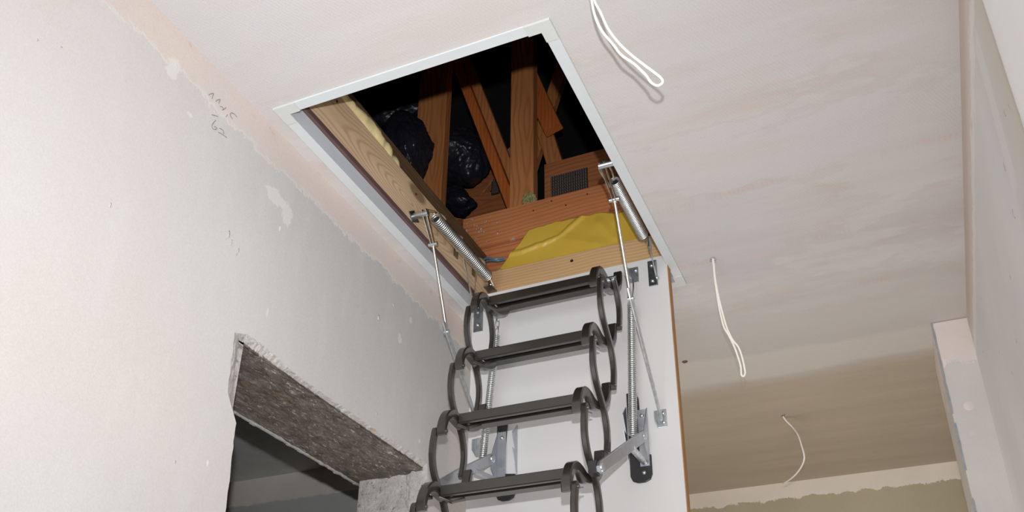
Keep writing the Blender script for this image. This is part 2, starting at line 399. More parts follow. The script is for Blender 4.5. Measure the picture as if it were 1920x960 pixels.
def box(a, b): return MB().box(a, b)
def smoothpath(pts, k=4, close=False):
    pts = [Vector(p) for p in pts]; n = len(pts); out = []
    for i in range(n if close else n - 1):
        P = [pts[(i + j) % n] if close else pts[min(max(i + j, 0), n - 1)] for j in (-1, 0, 1, 2)]
        for q in range(k):
            t = q / k
            out.append(.5 * ((2 * P[1]) + (-P[0] + P[2]) * t + (2 * P[0] - 5 * P[1] + 4 * P[2] - P[3]) * t * t + (-P[0] + 3 * P[1] - 3 * P[2] + P[3]) * t ** 3))
    if not close: out.append(pts[-1])
    return out

# ================================================================== SETTING
WL, WR, CZ = -1.2255, .273, 2.5
# --- left wall: plaster coat with a jagged opening over a masonry core
def jag(p, q, n, amp, sc=30):
    out = []
    for i in range(n):
        t = i / n; y = p[0] + (q[0] - p[0]) * t; z = p[1] + (q[1] - p[1]) * t
        d = noise.noise(Vector((y * sc, z * sc, 3))) * amp + noise.noise(Vector((y * sc * 3, z * sc * 3, 7))) * amp * .6
        out.append((y, z, d))
    return out
def opening(off):
    """outline of the broken plaster round the opening, as (y, z); off widens it"""
    pts = []
    for y, z, d in jag((1.415, .0), (1.390, 1.60), 60, .005): pts.append((y - off * .3 + d, z))
    for y, z, d in jag((1.390, 1.60), (1.366, 1.945), 26, .004): pts.append((y - off * (.3 + 3.0 * min(1, max(0, (z - 1.75) / .05))) + d, z + off * .2))
    for y, z, d in jag((1.368, 1.930), (2.175, 1.930), 260, .0028, 60):
        k = 1.7 + (.5 - 1.7) * min(1, max(0, (y - 1.44) / .09)) + .6 * min(1, max(0, (y - 1.95) / .1))
        pts.append((y, z + off * k + d))
    for y, z, d in jag((2.175, 1.93), (2.185, .0), 60, .006): pts.append((y + off * .3 + d, z))
    pts.append((2.185 + off * .3, 0))
    return pts
OP = opening(.011)
outer = [(4.33, 0), (4.33, CZ), (-1.3, CZ), (-1.3, 0)]
mb = MB(); mb.poly([(WL, y, z) for y, z in OP + outer], 0, -.012)
bmesh.ops.triangulate(mb.bm, faces=[f for f in mb.bm.faces if len(f.verts) > 4])
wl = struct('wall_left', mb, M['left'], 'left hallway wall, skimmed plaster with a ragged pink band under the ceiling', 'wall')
# masonry core
mb = MB(); cx0, cx1 = WL - .012, -1.455
mb.box((cx0, -1.3, 0), (cx1, 1.375, CZ)); mb.box((cx0, 2.19, 0), (cx1, 4.33, CZ)); mb.box((cx0, 1.375, 1.95), (cx1, 2.19, CZ))
build('masonry_core', mb, M['block'], wl)
# broken rim strip between coat and core
mb = MB(); inn = opening(.000); n = len(OP); R_ = []
for i in range(n):
    ring = []
    for k in range(6):
        t = k / 5
        y = OP[i][0] * (1 - t) + inn[i][0] * t; z = OP[i][1] * (1 - t) + inn[i][1] * t
        x = WL + .0005 - .018 * t ** 1.5 + (.003 * noise.noise(Vector((y * 90, z * 90, t * 3))) if 0 < k < 5 else 0)
        ring.append(mb.bm.verts.new((x, y, z)))
    ring.append(mb.bm.verts.new((WL - .05, inn[i][0], inn[i][1] + .0)))
    R_.append(ring)
for i in range(n - 1):
    for k in range(6): mb.bm.faces.new((R_[i][k], R_[i + 1][k], R_[i + 1][k + 1], R_[i][k + 1]))
build('broken_plaster_edge', mb, M['rim'], wl)
# far reveal of the opening, rough render on block, in two stones with a mortar gap
def rough(name, fn, nu, nv, mat, parent, **k):
    mb = MB(); V = [[mb.bm.verts.new(fn(i / nu, j / nv)) for j in range(nv + 1)] for i in range(nu + 1)]
    for i in range(nu):
        for j in range(nv): mb.bm.faces.new((V[i][j], V[i + 1][j], V[i + 1][j + 1], V[i][j + 1]))
    return build(name, mb, mat, parent, **k)
def reveal(x0, x1):
    def f(u, v):
        x = x0 + (x1 - x0) * u; z = .9 + 1.03 * v
        y = 2.176 + (WL - x) * .20 + .010 * noise.noise(Vector((x * 30, 1, z * 30))) + .005 * noise.noise(Vector((x * 90, 1, z * 90)))
        e = min(u, 1 - u); y += max(0, .06 - e) * .25
        return (x, y, z)
    return f
rough('reveal_block', reveal(WL - .006, -1.325), 18, 120, M['block'], wl)
rough('reveal_block', reveal(-1.337, -1.468), 18, 120, M['block'], wl)
build('mortar_gap', box((-1.32, 2.205, .9), (-1.345, 2.215, 1.93)), plain('old_mortar', srgb(110, 98, 82), .9, var=.3), wl)

# lintel over the opening
def sof(u, v):
    x = WL - .010 - .234 * u; y = 1.345 + .90 * v
    return (x, y, 1.925 + .004 * noise.noise(Vector((x * 28, y * 14, 0))) + .003 * noise.noise(Vector((x * 90, y * 50, 2))))
lin = struct('trim_1', box((WL - .012, 1.33, 1.929), (-1.468, 2.26, 2.08)), M['soffit'], 'rough dark concrete lintel over the broken-out wall opening', 'lintel')
rough('soffit_face', sof, 60, 160, M['soffit'], lin, smooth='all')
mb = MB()
for i in range(90):
    y = 1.34 + i * .0102; d = .004 * noise.noise(Vector((y * 40, 0, 0)))
    mb.box((-1.4685, y, 1.921 + d), (-1.475 - abs(d), y + .0103, 1.99))
build('plaster_arris', mb, M['rim'], lin)

# next room through the opening
RY = 3.335
struct('wall_back', box((-4.4, RY, 0), (-1.4684, RY + .1, CZ)), M['room_wall'], 'plastered wall of the dim room seen through the opening', 'wall')
struct('wall_front', box((-4.4, -1.4, 0), (-1.4684, -1.3, CZ)), M['room_ceil'], 'unseen near wall of the dim next room, added to block outside light', 'wall')  # added out of view to keep world light out of this room
struct('wall_side', box((-4.4, -1.3, 0), (-4.3, RY, CZ)), M['room_ceil'], 'far side wall of the dim next room', 'wall')
struct('trim_2', box((-4.4, -1.3, CZ), (-1.4684, RY + .1, CZ + .012)), M['room_ceil'], 'bare plasterboard ceiling of the dim next room', 'ceiling')
struct('floor', box((-4.4, -1.3, -.05), (1.6, 4.45, 0)), M['floor'], 'bare floor of the hallway and next room', 'floor')

# ceiling with the hatch hole
HX0, HX1, HY0, HY1 = -1.162, -.525, 1.314, 2.387
mb = MB(); xs = [-1.4684, HX0 - .012, HX1 + .012, 1.6]; ys = [-1.3, HY0 - .012, HY1 + .012, 4.42]
for z, up in ((CZ, 0), (CZ + .013, 1)):
    for i in range(3):
        for j in range(3):
            if i == 1 and j == 1: continue
            q = [(xs[i], ys[j], z), (xs[i + 1], ys[j], z), (xs[i + 1], ys[j + 1], z), (xs[i], ys[j + 1], z)]
            mb.quad(q)
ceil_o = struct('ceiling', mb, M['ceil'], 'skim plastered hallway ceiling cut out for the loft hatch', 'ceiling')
# far wall, right wall, nib
struct('wall_far', box((WL - .01, 4.31, 0), (1.6, 4.41, CZ)), M['far'], 'far hallway wall, olive plaster under a ragged pink top band', 'wall')
rw_ = struct('wall_right', box((WR, 1.0, 0), (WR + .12, 4.32, CZ)), M['right'], 'right hallway wall with a swipe of pale filler', 'wall')
# nib with front corner bead
nb = struct('wall_nib', box((.168, 2.955, 0), (WR + .02, 3.30, CZ)), M['nib'], 'narrow plastered wall nib standing out of the right wall', 'wall nib', bevel=.004)
mb = MB()
for i in range(150):
    z = 1.3 + i * .008; d = .003 * noise.noise(Vector((z * 30, 0, 0)))
    if noise.noise(Vector((z * 9, 4, 0))) > -.15: mb.box((.1662 - abs(d) * .5, 2.9535, z), (.172 + d, 2.957, z + .0082))
build('corner_bead', mb, plain('bluish_bead', srgb(160, 166, 170), .5, var=.2), nb)
# painted door casing, near, on the right wall
dc = thing('door_1', (WR, 1.1, 0), None, None); dc['kind'] = 'structure'; dc['label'] = 'bright white painted door casing at the top right edge'; dc['category'] = 'door'
build('casing', box((WR - .022, .90, 0), (WR + .13, 1.262, 2.46)), M['paint'], dc, bevel=.004)
build('stop_bead', box((WR - .034, .90, 0), (WR - .020, 1.19, 2.46)), M['paint'], dc, bevel=.003)

# plaster drips and nibs standing proud of the walls
mb = MB(); rnd = random.Random(8)
def nib_blob(mb, p, rad, st, axis):
    p = Vector(p); r = bmesh.ops.create_icosphere(mb.bm, subdivisions=1, radius=1)
    for v in r['verts']:
        k = 1 + .4 * noise.noise(v.co * 2 + p * 50)
        q = v.co * k; q = Vector((q.x * rad, q.y * rad, q.z * rad * st)); q[axis] *= .45; v.co = q + p
for px_, py_, r, st in ((1885, 212, .0045, 2), (1912, 215, .0035, 1.2), (1884, 314, .004, 2.6), (1901, 400, .005, 2.4), (1906, 640, .0035, 2), (1898, 700, .004, 1.5), (1843, 660, .003, 1), (1874, 660, .0025, 2), (1893, 200, .0025, 3), (1895, 520, .0025, 3), (1840, 560, .002, 2)):
    nib_blob(mb, U(px_, py_, 0, WR), r, st, 0)
build('plaster_drip', mb, M['rim'], rw_, smooth='all')['kind'] = 'stuff'
mb = MB()
for px_, py_, r, st in ((429, 440, .0035, 3), (434, 455, .002, 4), (447, 470, .002, 3.5), (710, 596, .006, 1.4), (738, 572, .004, 1.6), (706, 776, .004, 1.4), (328, 866, .003, 1.2), (444, 478, .0015, 3), (115, 88, .002, 1), (70, 75, .002, 1.5), (207, 385, .002, 3), (667, 754, .002, 2), (797, 722, .0018, 2)):
    nib_blob(mb, U(px_, py_, 0, WL), r, st, 0)
build('plaster_fleck', mb, M['rim'], wl, smooth='all')['kind'] = 'stuff'
# pencil figures on the wall
def pen(pts):
    mb = MB(); P = smoothpath([U(380 + a / 8.725, 160 + b / 8.725, 0, WL + .0006) for a, b in pts], 3)
    mb.sweep(P, .0006, .0016, Vector((1, 0, 0))); build('pencil_stroke', mb, M['pencil'], wl)
for st in ([(100, 160), (130, 140), (180, 132), (165, 175), (155, 220)], [(218, 265), (240, 240), (285, 230), (275, 265), (262, 300)], [(285, 342), (315, 350), (335, 375), (345, 395)], [(318, 405), (350, 390), (382, 360)],
           [(405, 475), (392, 500), (386, 520)], [(492, 548), (470, 525), (452, 490), (458, 455), (490, 455), (525, 475), (558, 520)], [(148, 482), (190, 490), (250, 512)],
           [(215, 570), (180, 610), (155, 650), (160, 700), (200, 722), (232, 705), (215, 680), (190, 678)], [(275, 700), (320, 725), (348, 770), (335, 790)], [(255, 765), (320, 800), (395, 855)]):
    pen(st)

# ------------------------------------------------------------------ attic
mb = MB()
A0, A1 = Vector((-5.2, -1.2, 2.513)), Vector((2.4, 7.5, 2.6))
ridge = 5.6
mb.quad([(-5.2, -1.2, 2.6), (2.4, -1.2, 2.6), (2.4, 3.0, ridge), (-5.2, 3.0, ridge)])
mb.quad([(-5.2, 7.5, 2.6), (2.4, 7.5, 2.6), (2.4, 3.0, ridge), (-5.2, 3.0, ridge)])
for x in (-5.2, 2.4):
    mb.bm.faces.new([mb.bm.verts.new(p) for p in ((x, -1.2, 2.6), (x, 7.5, 2.6), (x, 3.0, ridge))])
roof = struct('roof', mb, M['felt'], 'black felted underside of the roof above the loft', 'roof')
# attic floor that stops light (rock wool between joists) with a hole over the hatch
mb = MB(); xs = [-5.2, HX0 - .045, HX1 + .03, 2.4]; ys = [-1.2, HY0 - .03, 2.50, 7.5]
for i in range(3):
    for j in range(3):
        if i == 1 and j == 1: continue
        mb.box((xs[i], ys[j], 2.515), (xs[i + 1], ys[j + 1], 2.60))
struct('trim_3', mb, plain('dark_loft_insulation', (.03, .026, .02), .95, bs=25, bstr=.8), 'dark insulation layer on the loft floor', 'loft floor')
for k, x in enumerate((-3.2, -2.6, -2.0, -.8, -.2, .4)):
    mb = MB(); mb.sweep([(x, -.9, 2.75), (x, 2.97, 5.45)], .05, .10, Vector((1, 0, 0)))
    build('rafter', mb, M['red_z'], roof)

def beam(name, mat, p0, p1, wx, wy, label, loc=None, group=None, cat='timber', up=Vector((0, 1, 0))):
    """wy = thickness along y, wx = face width seen from the hatch"""
    L = (Vector(p0) + Vector(p1)) / 2 if loc is None else Vector(loc)
    mb = MB(); mb.sweep([p0, p1], wy, wx, up)
    o = build(name, mb, mat, None, loc=L); return tag(o, label, cat, group)
YT = 2.85
def uv(px_, py_, y): return U(px_, py_, 1, y)
# uprights
beam('roof_truss_web', M['red_z'], (-1.692, YT + .03, 2.60), (-1.692, YT + .03, 4.62), .150, .05, 'upright brown roof timber behind the left black bag', group='roof timbers in the loft')
p2 = beam('roof_truss_web', M['red_z'], (-1.234, YT + .02, 2.60), (-1.234, YT + .02, 4.75), .108, .05, 'thickest upright roof timber in the middle of the hatch, cracked', group='roof timbers in the loft')
# long diagonal, orange, double
a, b = uv(846, 90, YT + .12), uv(974, 420, YT + .12)
beam('roof_truss_web', M['orange'], a, b, .045, .045, 'slanting orange roof timber leaning between the two uprights', group='roof timbers in the loft')
a, b = uv(872, 110, YT + .19), uv(1001, 440, YT + .19)
beam('roof_truss_web', M['red_z'], a, b, .055, .035, 'darker slanting roof timber directly behind the orange diagonal', group='roof timbers in the loft')
# right hand webs
a, b = uv(975, 105, YT + .25), uv(1038, 244, YT + .25)
beam('roof_truss_web', M['orange'], a, b, .085, .04, 'short reddish timber with a sawn end right of the thick upright', group='roof timbers in the loft')
a, b = uv(1062, 105, YT + .42), uv(990, 330, YT + .42)
beam('roof_truss_web', M['red_z'], a, b, .065, .04, 'thin timber leaning right, crossing behind the short reddish one', group='roof timbers in the loft')
a, b = uv(1019, 238, YT + .36), uv(1052, 340, YT + .36)
beam('roof_truss_web', M['red_z'], a, b, .075, .04, 'thin timber standing on the chord right of the thick upright', group='roof timbers in the loft')
# chords
def chord(name, x0, x1, y, z0, z1, mat, label, slope=0):
    mb = MB(); mb.box((x0, y, z0), (x1, y + .045, z1)); return tag(build(name, mb, mat, None, loc=((x0 + x1) / 2, y, z0)), label, 'timber', 'roof timbers in the loft')
ch = chord('roof_truss_chord', -1.20, .4, 3.02, 3.30, 3.628, M['chord'], 'horizontal roof timber carrying the dark spiked nail plate')
# nail plate with teeth
a, b = uv(1033, 333, 3.018), uv(1103, 355, 3.018)
mb = MB(); mb.box((a.x, 3.014, b.z - .09), (b.x, 3.019, a.z)); npl = build('nail_plate', mb, M['nail'], ch)
nx, nz = 16, 11; mb = MB()
for i in range(nx):
    for j in range(nz):
        x = a.x + .006 + i * ((b.x - a.x) - .012) / (nx - 1); z = a.z - .007 - j * .0155
        mb.box((x - .0022, 3.006, z - .004), (x + .0022, 3.014, z + .004))
build('plate_tooth', mb, M['tooth'], npl)['kind'] = 'stuff'
# lower left chord beyond and its plate
a = uv(862, 392, 3.30); b = uv(955, 372, 3.30)
mb = MB(); mb.box((a.x - .4, 3.30, a.z - .06), (b.x + .1, 3.345, a.z + .055)); ch2 = tag(build('roof_truss_chord', mb, M['chord'], None, loc=(a.x, 3.3, a.z)), 'low dark timber just above the trimmer, below the right black bag', 'timber', 'roof timbers in the loft')
a, b = uv(845, 420, 3.42), uv(935, 305, 3.42)
beam('roof_truss_web', M['chord'], a, b, .12, .04, 'pale brown board leaning in shadow behind the right black bag', group='roof timbers in the loft')
a, b = uv(920, 338, 3.28), uv(934, 360, 3.28)
mb = MB(); mb.box((a.x, 3.29, b.z), (b.x, 3.295, a.z)); q_ = build('nail_plate', mb, M['nail'], ch2); mb = MB()
for i in range(4):
    for j in range(8): mb.box((a.x + .008 + i * .009, 3.283, b.z + .008 + j * .011), (a.x + .012 + i * .009, 3.29, b.z + .014 + j * .011))
build('plate_tooth', mb, M['tooth'], q_)['kind'] = 'stuff'
a, b = uv(905, 345, 3.55), uv(968, 288, 3.55)
beam('roof_truss_web', M['lining_x'], a, b, .10, .04, 'pale board glimpsed between the diagonal and the thick upright', group='roof timbers in the loft', up=Vector((0, 1, 0)))

# old joist on the left and trimmer at the far end
oj = build('joist', box((-1.252, .6, 2.516), (-1.202, 2.47, 2.815)), M['old'], None, loc=(-1.22, 1.5, 2.516)); tag(oj, 'dark rough-sawn old joist behind the left lining board', 'timber')
tr = thing('trimmer', (-.9, 2.47, 2.516), 'red-brown double trimmer joist splashed with plaster, behind the yellow sheet', 'timber')
build('lower_board', box((-1.30, 2.478, 2.516), (.3, 2.52, 2.850)), M['chord'], tr)
build('upper_board', box((-1.30, 2.47, 2.856), (.3, 2.515, 2.997)), M['red_x'], tr)
for px_, py_ in ((1101, 364), (1061, 385), (1034, 377), (1000, 395)): build('nail_hole', MB().cyl(uv(px_, py_, 2.4685), uv(px_, py_, 2.4705), .003, 8), M['hole'], tr)
mb = MB()
for _ in range(42):
    px_, py_ = rnd.uniform(868, 935), rnd.uniform(380, 455)
    p = uv(px_, py_, 2.4685)
    if p.z < 2.86 or p.z > 2.99: continue
    nib_blob(mb, p, rnd.uniform(.0015, .0042), rnd.uniform(.6, 2.5), 1)
build('plaster_splash', mb, plain('dried_plaster_splash', srgb(190, 172, 165), .8), tr, smooth='all')['kind'] = 'stuff'

# insulation tuft
mb = MB(); r = bmesh.ops.create_icosphere(mb.bm, subdivisions=4, radius=1); c0 = uv(993, 377, 2.53)
for v in r['verts']:
    k = 1 + .35 * noise.noise(v.co * 3) + .2 * noise.noise(v.co * 9); q = v.co * k
    v.co = Vector((q.x * .027, q.y * .025, q.z * .026)) + c0
tag(build('insulation_tuft', mb, M['wool'], None, loc=c0), 'yellow-green tuft of mineral wool on top of the trimmer', 'insulation')

# black bags
def bag(name, c, rx, ry, rz, seed, label, fold=.14, neck=None, lean=0, tip=None):
    mb = MB(); r = bmesh.ops.create_icosphere(mb.bm, subdivisions=6, radius=1); c = Vector(c); sv = Vector((seed, seed * 1.7, seed * .3))
    rb = random.Random(int(seed * 10)); planes = []
    while len(planes) < 34:
        q = Vector((rb.gauss(0, 1), rb.gauss(0, 1), rb.gauss(0, 1)))
        if q.length > .1: planes.append((q.normalized(), rb.uniform(.80, 1.0)))
    for v in r['verts']:
        n = v.co.copy()
        fac = min([1.12] + [d_ / n.dot(q) for q, d_ in planes if n.dot(q) > .3])     # taut facets of the film
        k = .10 + .90 * fac + fold * noise.noise(n * 1.3 + sv)
        # long pulled creases that run towards the neck, then faint crumple
        a = n.copy()
        if neck:
            q_ = Vector(neck).normalized(); along = n.dot(q_); a = (n - q_ * along) * 1.5 + q_ * along * .45
        k += .034 * (1 - 2.2 * abs(noise.noise(a * 2.6 + sv * 2)))
        k += .012 * (1 - 2 * abs(noise.noise(a * 6.5 + sv))) + .006 * (1 - 2 * abs(noise.noise(n * 15 + sv)))
        vd = noise.voronoi(n * 1.9 + sv)[0]; k -= .022 * max(0, .22 - (vd[1] - vd[0])) / .22
        vd = noise.voronoi(a * 3.1 + sv)[0]; k += .014 * max(0, .16 - (vd[1] - vd[0])) / .16
        if neck:
            d = max(0, along - .35) / .65; k *= 1 + .75 * d ** 1.4
            side = (n - q_ * along); n = q_ * along + side * (1 - .35 * d)
        if tip:
            t_ = Vector(tip).normalized(); d = max(0, v.co.dot(t_) - .60) / .40; k *= 1 + .32 * d ** 1.5
        q = n * k; v.co = Vector((q.x * rx + lean * q.z * rz, q.y * ry, q.z * rz)) + c
    return tag(build(name, mb, M['bag'], None, loc=(c.x, c.y, c.z - rz), smooth='all'), label, 'bag', 'black bin bags in the loft')
bag('bin_bag', uv(760, 283, 2.64), .124, .11, .172, 1.3, 'large shiny black plastic bag in front of the left roof upright', neck=(-.75, .3, .62))
bag('bin_bag', uv(868, 292, 3.14), .138, .15, .138, 2.2, 'shiny black plastic bag right of the left roof upright', fold=.10, neck=(-1, .3, -.25), tip=(.3, 0, -1))
bag('bin_bag', uv(852, 376, 3.10), .095, .08, .075, 7.7, 'low crumpled black plastic bag resting behind the trimmer', fold=.2, lean=-.7)
bag('bin_bag', uv(725, 218, 3.02), .15, .12, .085, 9.2, 'dim black plastic bag furthest left in the loft shadow', fold=.2, neck=(1, 0, .1))

# ================================================================== HATCH FRAME
hf = thing('hatch_frame', ((HX0 + HX1) / 2, (HY0 + HY1) / 2, CZ), 'white plastic trim frame with pine lining around the loft hatch opening', 'hatch frame')
FWD = .027; zb = CZ - .0045; cl = .058
xo0, xo1, yo0, yo1 = HX0 - FWD, HX1 + FWD, HY0 - FWD, HY1 + FWD
build('trim_strip', box((xo0, HY0 + cl - FWD, zb), (HX0, HY1 - cl + FWD, CZ)), M['white_trim'], hf, bevel=.001)
build('trim_strip', box((HX1, HY0 + cl - FWD, zb), (xo1, HY1 - cl + FWD, CZ)), M['white_trim'], hf, bevel=.001)
build('trim_strip', box((HX0 + cl - FWD, yo0, zb), (HX1 - cl + FWD, HY0, CZ)), M['white_trim'], hf, bevel=.001)
build('trim_strip', box((HX0 + cl - FWD, HY1, zb), (HX1 - cl + FWD, yo1, CZ)), M['white_trim'], hf, bevel=.001)
for sx in (0, 1):
    for sy in (0, 1):
        X = (xo0, HX0 + .002) if sx == 0 else (xo1, HX1 - .002); Xl = xo0 + cl if sx == 0 else xo1 - cl
        Y = (yo0, HY0 + .002) if sy == 0 else (yo1, HY1 - .002); Yl = yo0 + cl if sy == 0 else yo1 - cl
        pts = [(X[0], Y[0]), (Xl, Y[0]), (Xl, Y[1]), (X[1], Y[1]), (X[1], Yl), (X[0], Yl)]
        mb = MB(); mb.poly([(a, b, zb - .0015) for a, b in pts], 2, .006); build('corner_piece', mb, M['corner'], hf, bevel=.0008)
def ringboxes(name, z0, z1, t, inset, mat_x, mat_y):
    x0, x1, y0, y1 = HX0 + inset, HX1 - inset, HY0 + inset, HY1 - inset
    build(name, box((x0 - t, y0 - t, z0), (x0, y1 + t, z1)), mat_y, hf)
    build(name, box((x1, y0 - t, z0), (x1 + t, y1 + t, z1)), mat_y, hf)
    build(name, box((x0 - t, y0 - t, z0), (x1 + t, y0, z1)), mat_x, hf)
    build(name, box((x0 - t, y1, z0), (x1 + t, y1 + t, z1)), mat_x, hf)
ringboxes('trim_upstand', CZ - .003, CZ + .041, .002, .0005, M['grey_trim'], M['grey_trim'])
# seal: only three sides; the hinge side has none
build('rubber_seal', box((HX0 - .01, HY0 - .005, CZ + .041), (HX0 + .009, HY1, CZ + .060)), M['seal'], hf, bevel=.003)
build('rubber_seal', box((HX1 + .01, HY0 - .005, CZ + .041), (HX1 - .010, HY1 - .10, CZ + .060)), M['seal'], hf, bevel=.003)
build('rubber_seal', box((HX0, HY0 - .01, CZ + .041), (HX1, HY0 + .006, CZ + .060)), M['seal'], hf, bevel=.003)
zt = 2.704
LB = [build('lining_board', box((HX0 - .026, HY0 - .02, CZ + .04), (HX0, HY1 + .06, zt)), M['lining_y'], hf, bevel=.002),
      build('lining_board', box((HX1, HY0 - .02, CZ + .04), (HX1 + .024, HY1 + .06, zt)), M['lining_y'], hf, bevel=.002),
      build('lining_board', box((HX0 + .001, HY0 - .024, CZ + .04), (HX1 - .001, HY0, zt)), M['lining_x'], hf, bevel=.002),
      build('lining_board', box((HX0 + .001, 2.415, CZ + .02), (HX1 - .001, 2.440, zt)), M['lining_x'], hf, bevel=.002)]
for px_, py_, ax, v in ((632, 190, 0, HX0 + .0004), (780, 364, 0, HX0 + .0004)):
    p = U(px_, py_, ax, v); build('screw_hole', MB().cyl(p - Vector((.001, 0, 0)), p + Vector((.0006, 0, 0)), .0038, 10), M['hole'], LB[0])
p = uv(1072, 489, 2.4146); build('screw_hole', MB().cyl(p - Vector((0, .0006, 0)), p + Vector((0, .001, 0)), .0055, 10), M['hole'], LB[3])

# foam beads
def foam(name, pts, rads, mat, label, seed=1):
    P = smoothpath(pts, 8); n = len(P); R = []
    for i in range(n):
        t = i / (n - 1) * (len(rads) - 1); k = int(t); f = t - k; R.append(rads[k] * (1 - f) + rads[min(k + 1, len(rads) - 1)] * f)
    mb = MB(); mb.tube(P, R, 14)
    for v in mb.bm.verts:
        q = v.co; v.co = q + Vector((noise.noise(q * 38 + Vector((seed, 0, 0))), noise.noise(q * 38 + Vector((0, seed, 9))), noise.noise(q * 45))) * .009
    return tag(build(name, mb, mat, None, loc=pts[0], smooth='all'), label, 'foam', 'expanding foam round the hatch lining')
xf = HX0 - .016
foam('foam_bead', [(xf, 1.33, 2.712), (xf, 1.46, 2.716), (xf, 1.55, 2.722), (xf - .002, 1.64, 2.726), (xf - .003, 1.72, 2.722), (xf - .004, 1.80, 2.714), (xf - .006, 1.90, 2.702)],
     [.014, .016, .020, .027, .025, .017, .005], M['foam'], 'long pale yellow bead of foam behind the near end of the left lining')
foam('foam_bead', [(xf + .004, 2.02, 2.70), (xf + .004, 2.07, 2.708), (xf, 2.12, 2.704)], [.006, .012, .006], M['foam2'], 'small beige foam lump above the left top spring', 3)
foam('foam_bead', [(xf + .004, 2.16, 2.70), (xf + .004, 2.20, 2.708), (xf, 2.24, 2.702)], [.006, .013, .006], M['foam2'], 'second beige foam lump beside the middle of the left top spring', 5)
foam('foam_bead', [(xf + .002, 2.29, 2.703), (xf + .006, 2.35, 2.712), (xf + .01, 2.39, 2.704)], [.008, .016, .008], M['foam2'], 'rounded beige foam lump at the corner by the blue cable', 7)
foam('foam_bead', [(HX0 + .01, 2.44, 2.695), (HX0 + .03, 2.445, 2.708), (HX0 + .055, 2.445, 2.70)], [.010, .015, .007], M['foam2'], 'beige foam lump behind the pine board at the left end of the yellow sheet', 9)

# yellow membrane
outline_top = [(931, 520), (938, 503), (958, 476), (975, 456), (991, 431), (1040, 417), (1097, 404), (1128, 398), (1157, 401), (1176, 393), (1200, 415), (1222, 452)]
outline_bot = [(931, 520), (950, 512), (975, 507), (1000, 501), (1030, 496), (1060, 490), (1090, 484), (1120, 478), (1150, 471), (1175, 466), (1200, 460), (1222, 455)]
def crease(px_, py_):
    # two ridges: one from lower left rising right, one steeper at the top
    def seg(ax, ay, bx, by, wd, h):
        dx, dy = bx - ax, by - ay; t = max(0, min(1, ((px_ - ax) * dx + (py_ - ay) * dy) / (dx * dx + dy * dy)))
        d = math.hypot(px_ - ax - t * dx, py_ - ay - t * dy); return h * max(0, 1 - d / wd) 
    return max(seg(940, 480, 978, 472, 6, .006), seg(978, 472, 1047, 446, 5.5, .007), seg(1047, 446, 1092, 406, 5.5, .007), seg(1125, 418, 1150, 445, 12, .004), seg(1047, 446, 1130, 458, 14, .003))
mb = MB(); V = []; nu, nv = 190, 48
for i in range(nu + 1):
    t = i / nu * (len(outline_top) - 1); k = min(int(t), len(outline_top) - 2); f = t - k
    T = [outline_top[k][j] * (1 - f) + outline_top[k + 1][j] * f for j in (0, 1)]; B = [outline_bot[k][j] * (1 - f) + outline_bot[k + 1][j] * f for j in (0, 1)]
    B[1] += 6; row = []
    for j in range(nv + 1):
        s_ = j / nv; a_, b_ = B[0] * (1 - s_) + T[0] * s_, B[1] * (1 - s_) + T[1] * s_
        p = uv(a_, b_ + 1.5 * noise.noise(Vector((a_ * .08, 0, 0))), 2.448)
        p.y += -crease(a_, b_) - .0022 * noise.noise(Vector((p.x * 9, p.z * 14, 1))) - .0; row.append(mb.bm.verts.new(p))
    V.append(row)
for i in range(nu):
    for j in range(nv): mb.bm.faces.new((V[i][j], V[i + 1][j], V[i + 1][j + 1], V[i][j + 1]))
bmesh.ops.remove_doubles(mb.bm, verts=mb.bm.verts, dist=1e-5)
ym = build('membrane_sheet', mb, M['yellow'], None, loc=(-.85, 2.448, 2.70), smooth='all'); sd = ym.modifiers.new('solid', 'SOLIDIFY'); sd.thickness = .0012
tag(ym, 'creased ochre yellow plastic sheet tucked behind the far pine board', 'plastic sheet')
# blue cable bit
mb = MB(); mb.tube(smoothpath([U(903, 489, 1, 2.44), U(914, 484, 1, 2.43), U(928, 486, 1, 2.43), U(945, 484, 1, 2.445)], 5), .004, 8); mb.tube(smoothpath([U(905, 493, 1, 2.44), U(918, 489, 1, 2.428), U(934, 489, 1, 2.43), U(946, 487, 1, 2.445)], 5), .003, 8)
tag(build('loose_cable', mb, M['blue'], None, loc=U(905, 490, 1, 2.44), smooth=True), 'short length of grey-blue cable in the hatch corner left of the yellow sheet', 'cable')

# ================================================================== HATCH DOOR
PYF = 2.285
dr = thing('hatch_door', (-.84, PYF, 1.35), 'white laminate hatch door hanging open with oak-coloured edge', 'hatch door')
ztop = 2.533; zbot = 1.46
build('door_panel', box((-1.155, PYF, zbot), (-.5245, PYF + .030, ztop)), M['panel'], dr, bevel=.001)
build('edge_lipping', box((-.5245, PYF + .0005, zbot), (-.5220, PYF + .0295, ztop)), M['oak'], dr)

def bracket_plate(x0, x1, z0, z1, mat, flange=None, screws=(), name='hinge_bracket', rad=.004):
    o = build(name, box((x0, PYF - .0025, z0), (x1, PYF, z1)), mat, dr, bevel=min(.0012, rad))
    if flange:
        xf_, dep = flange; mb = MB(); pts = [(xf_, PYF, z0), (xf_, PYF - dep, z0 + (z1 - z0) * .25), (xf_, PYF - dep, z1 - (z1 - z0) * .25), (xf_, PYF, z1)]
        mb.poly(pts, 0, .0025); build('flange', mb, mat, o)
    for x, z in screws:
        build('screw', MB().screw((x, PYF - .0025, z), (0, -1, 0), .0052), M['zinc'], o, smooth=True)
    return o
bracket_plate(-.582, -.556, 2.435, 2.522, M['darkplate'], (-.5575, .022), ((-.570, 2.505), (-.570, 2.452)))
bracket_plate(-1.150, -1.118, 2.402, 2.512, M['darkplate'], (-1.120, .022), ((-1.134, 2.470), (-1.134, 2.425)))
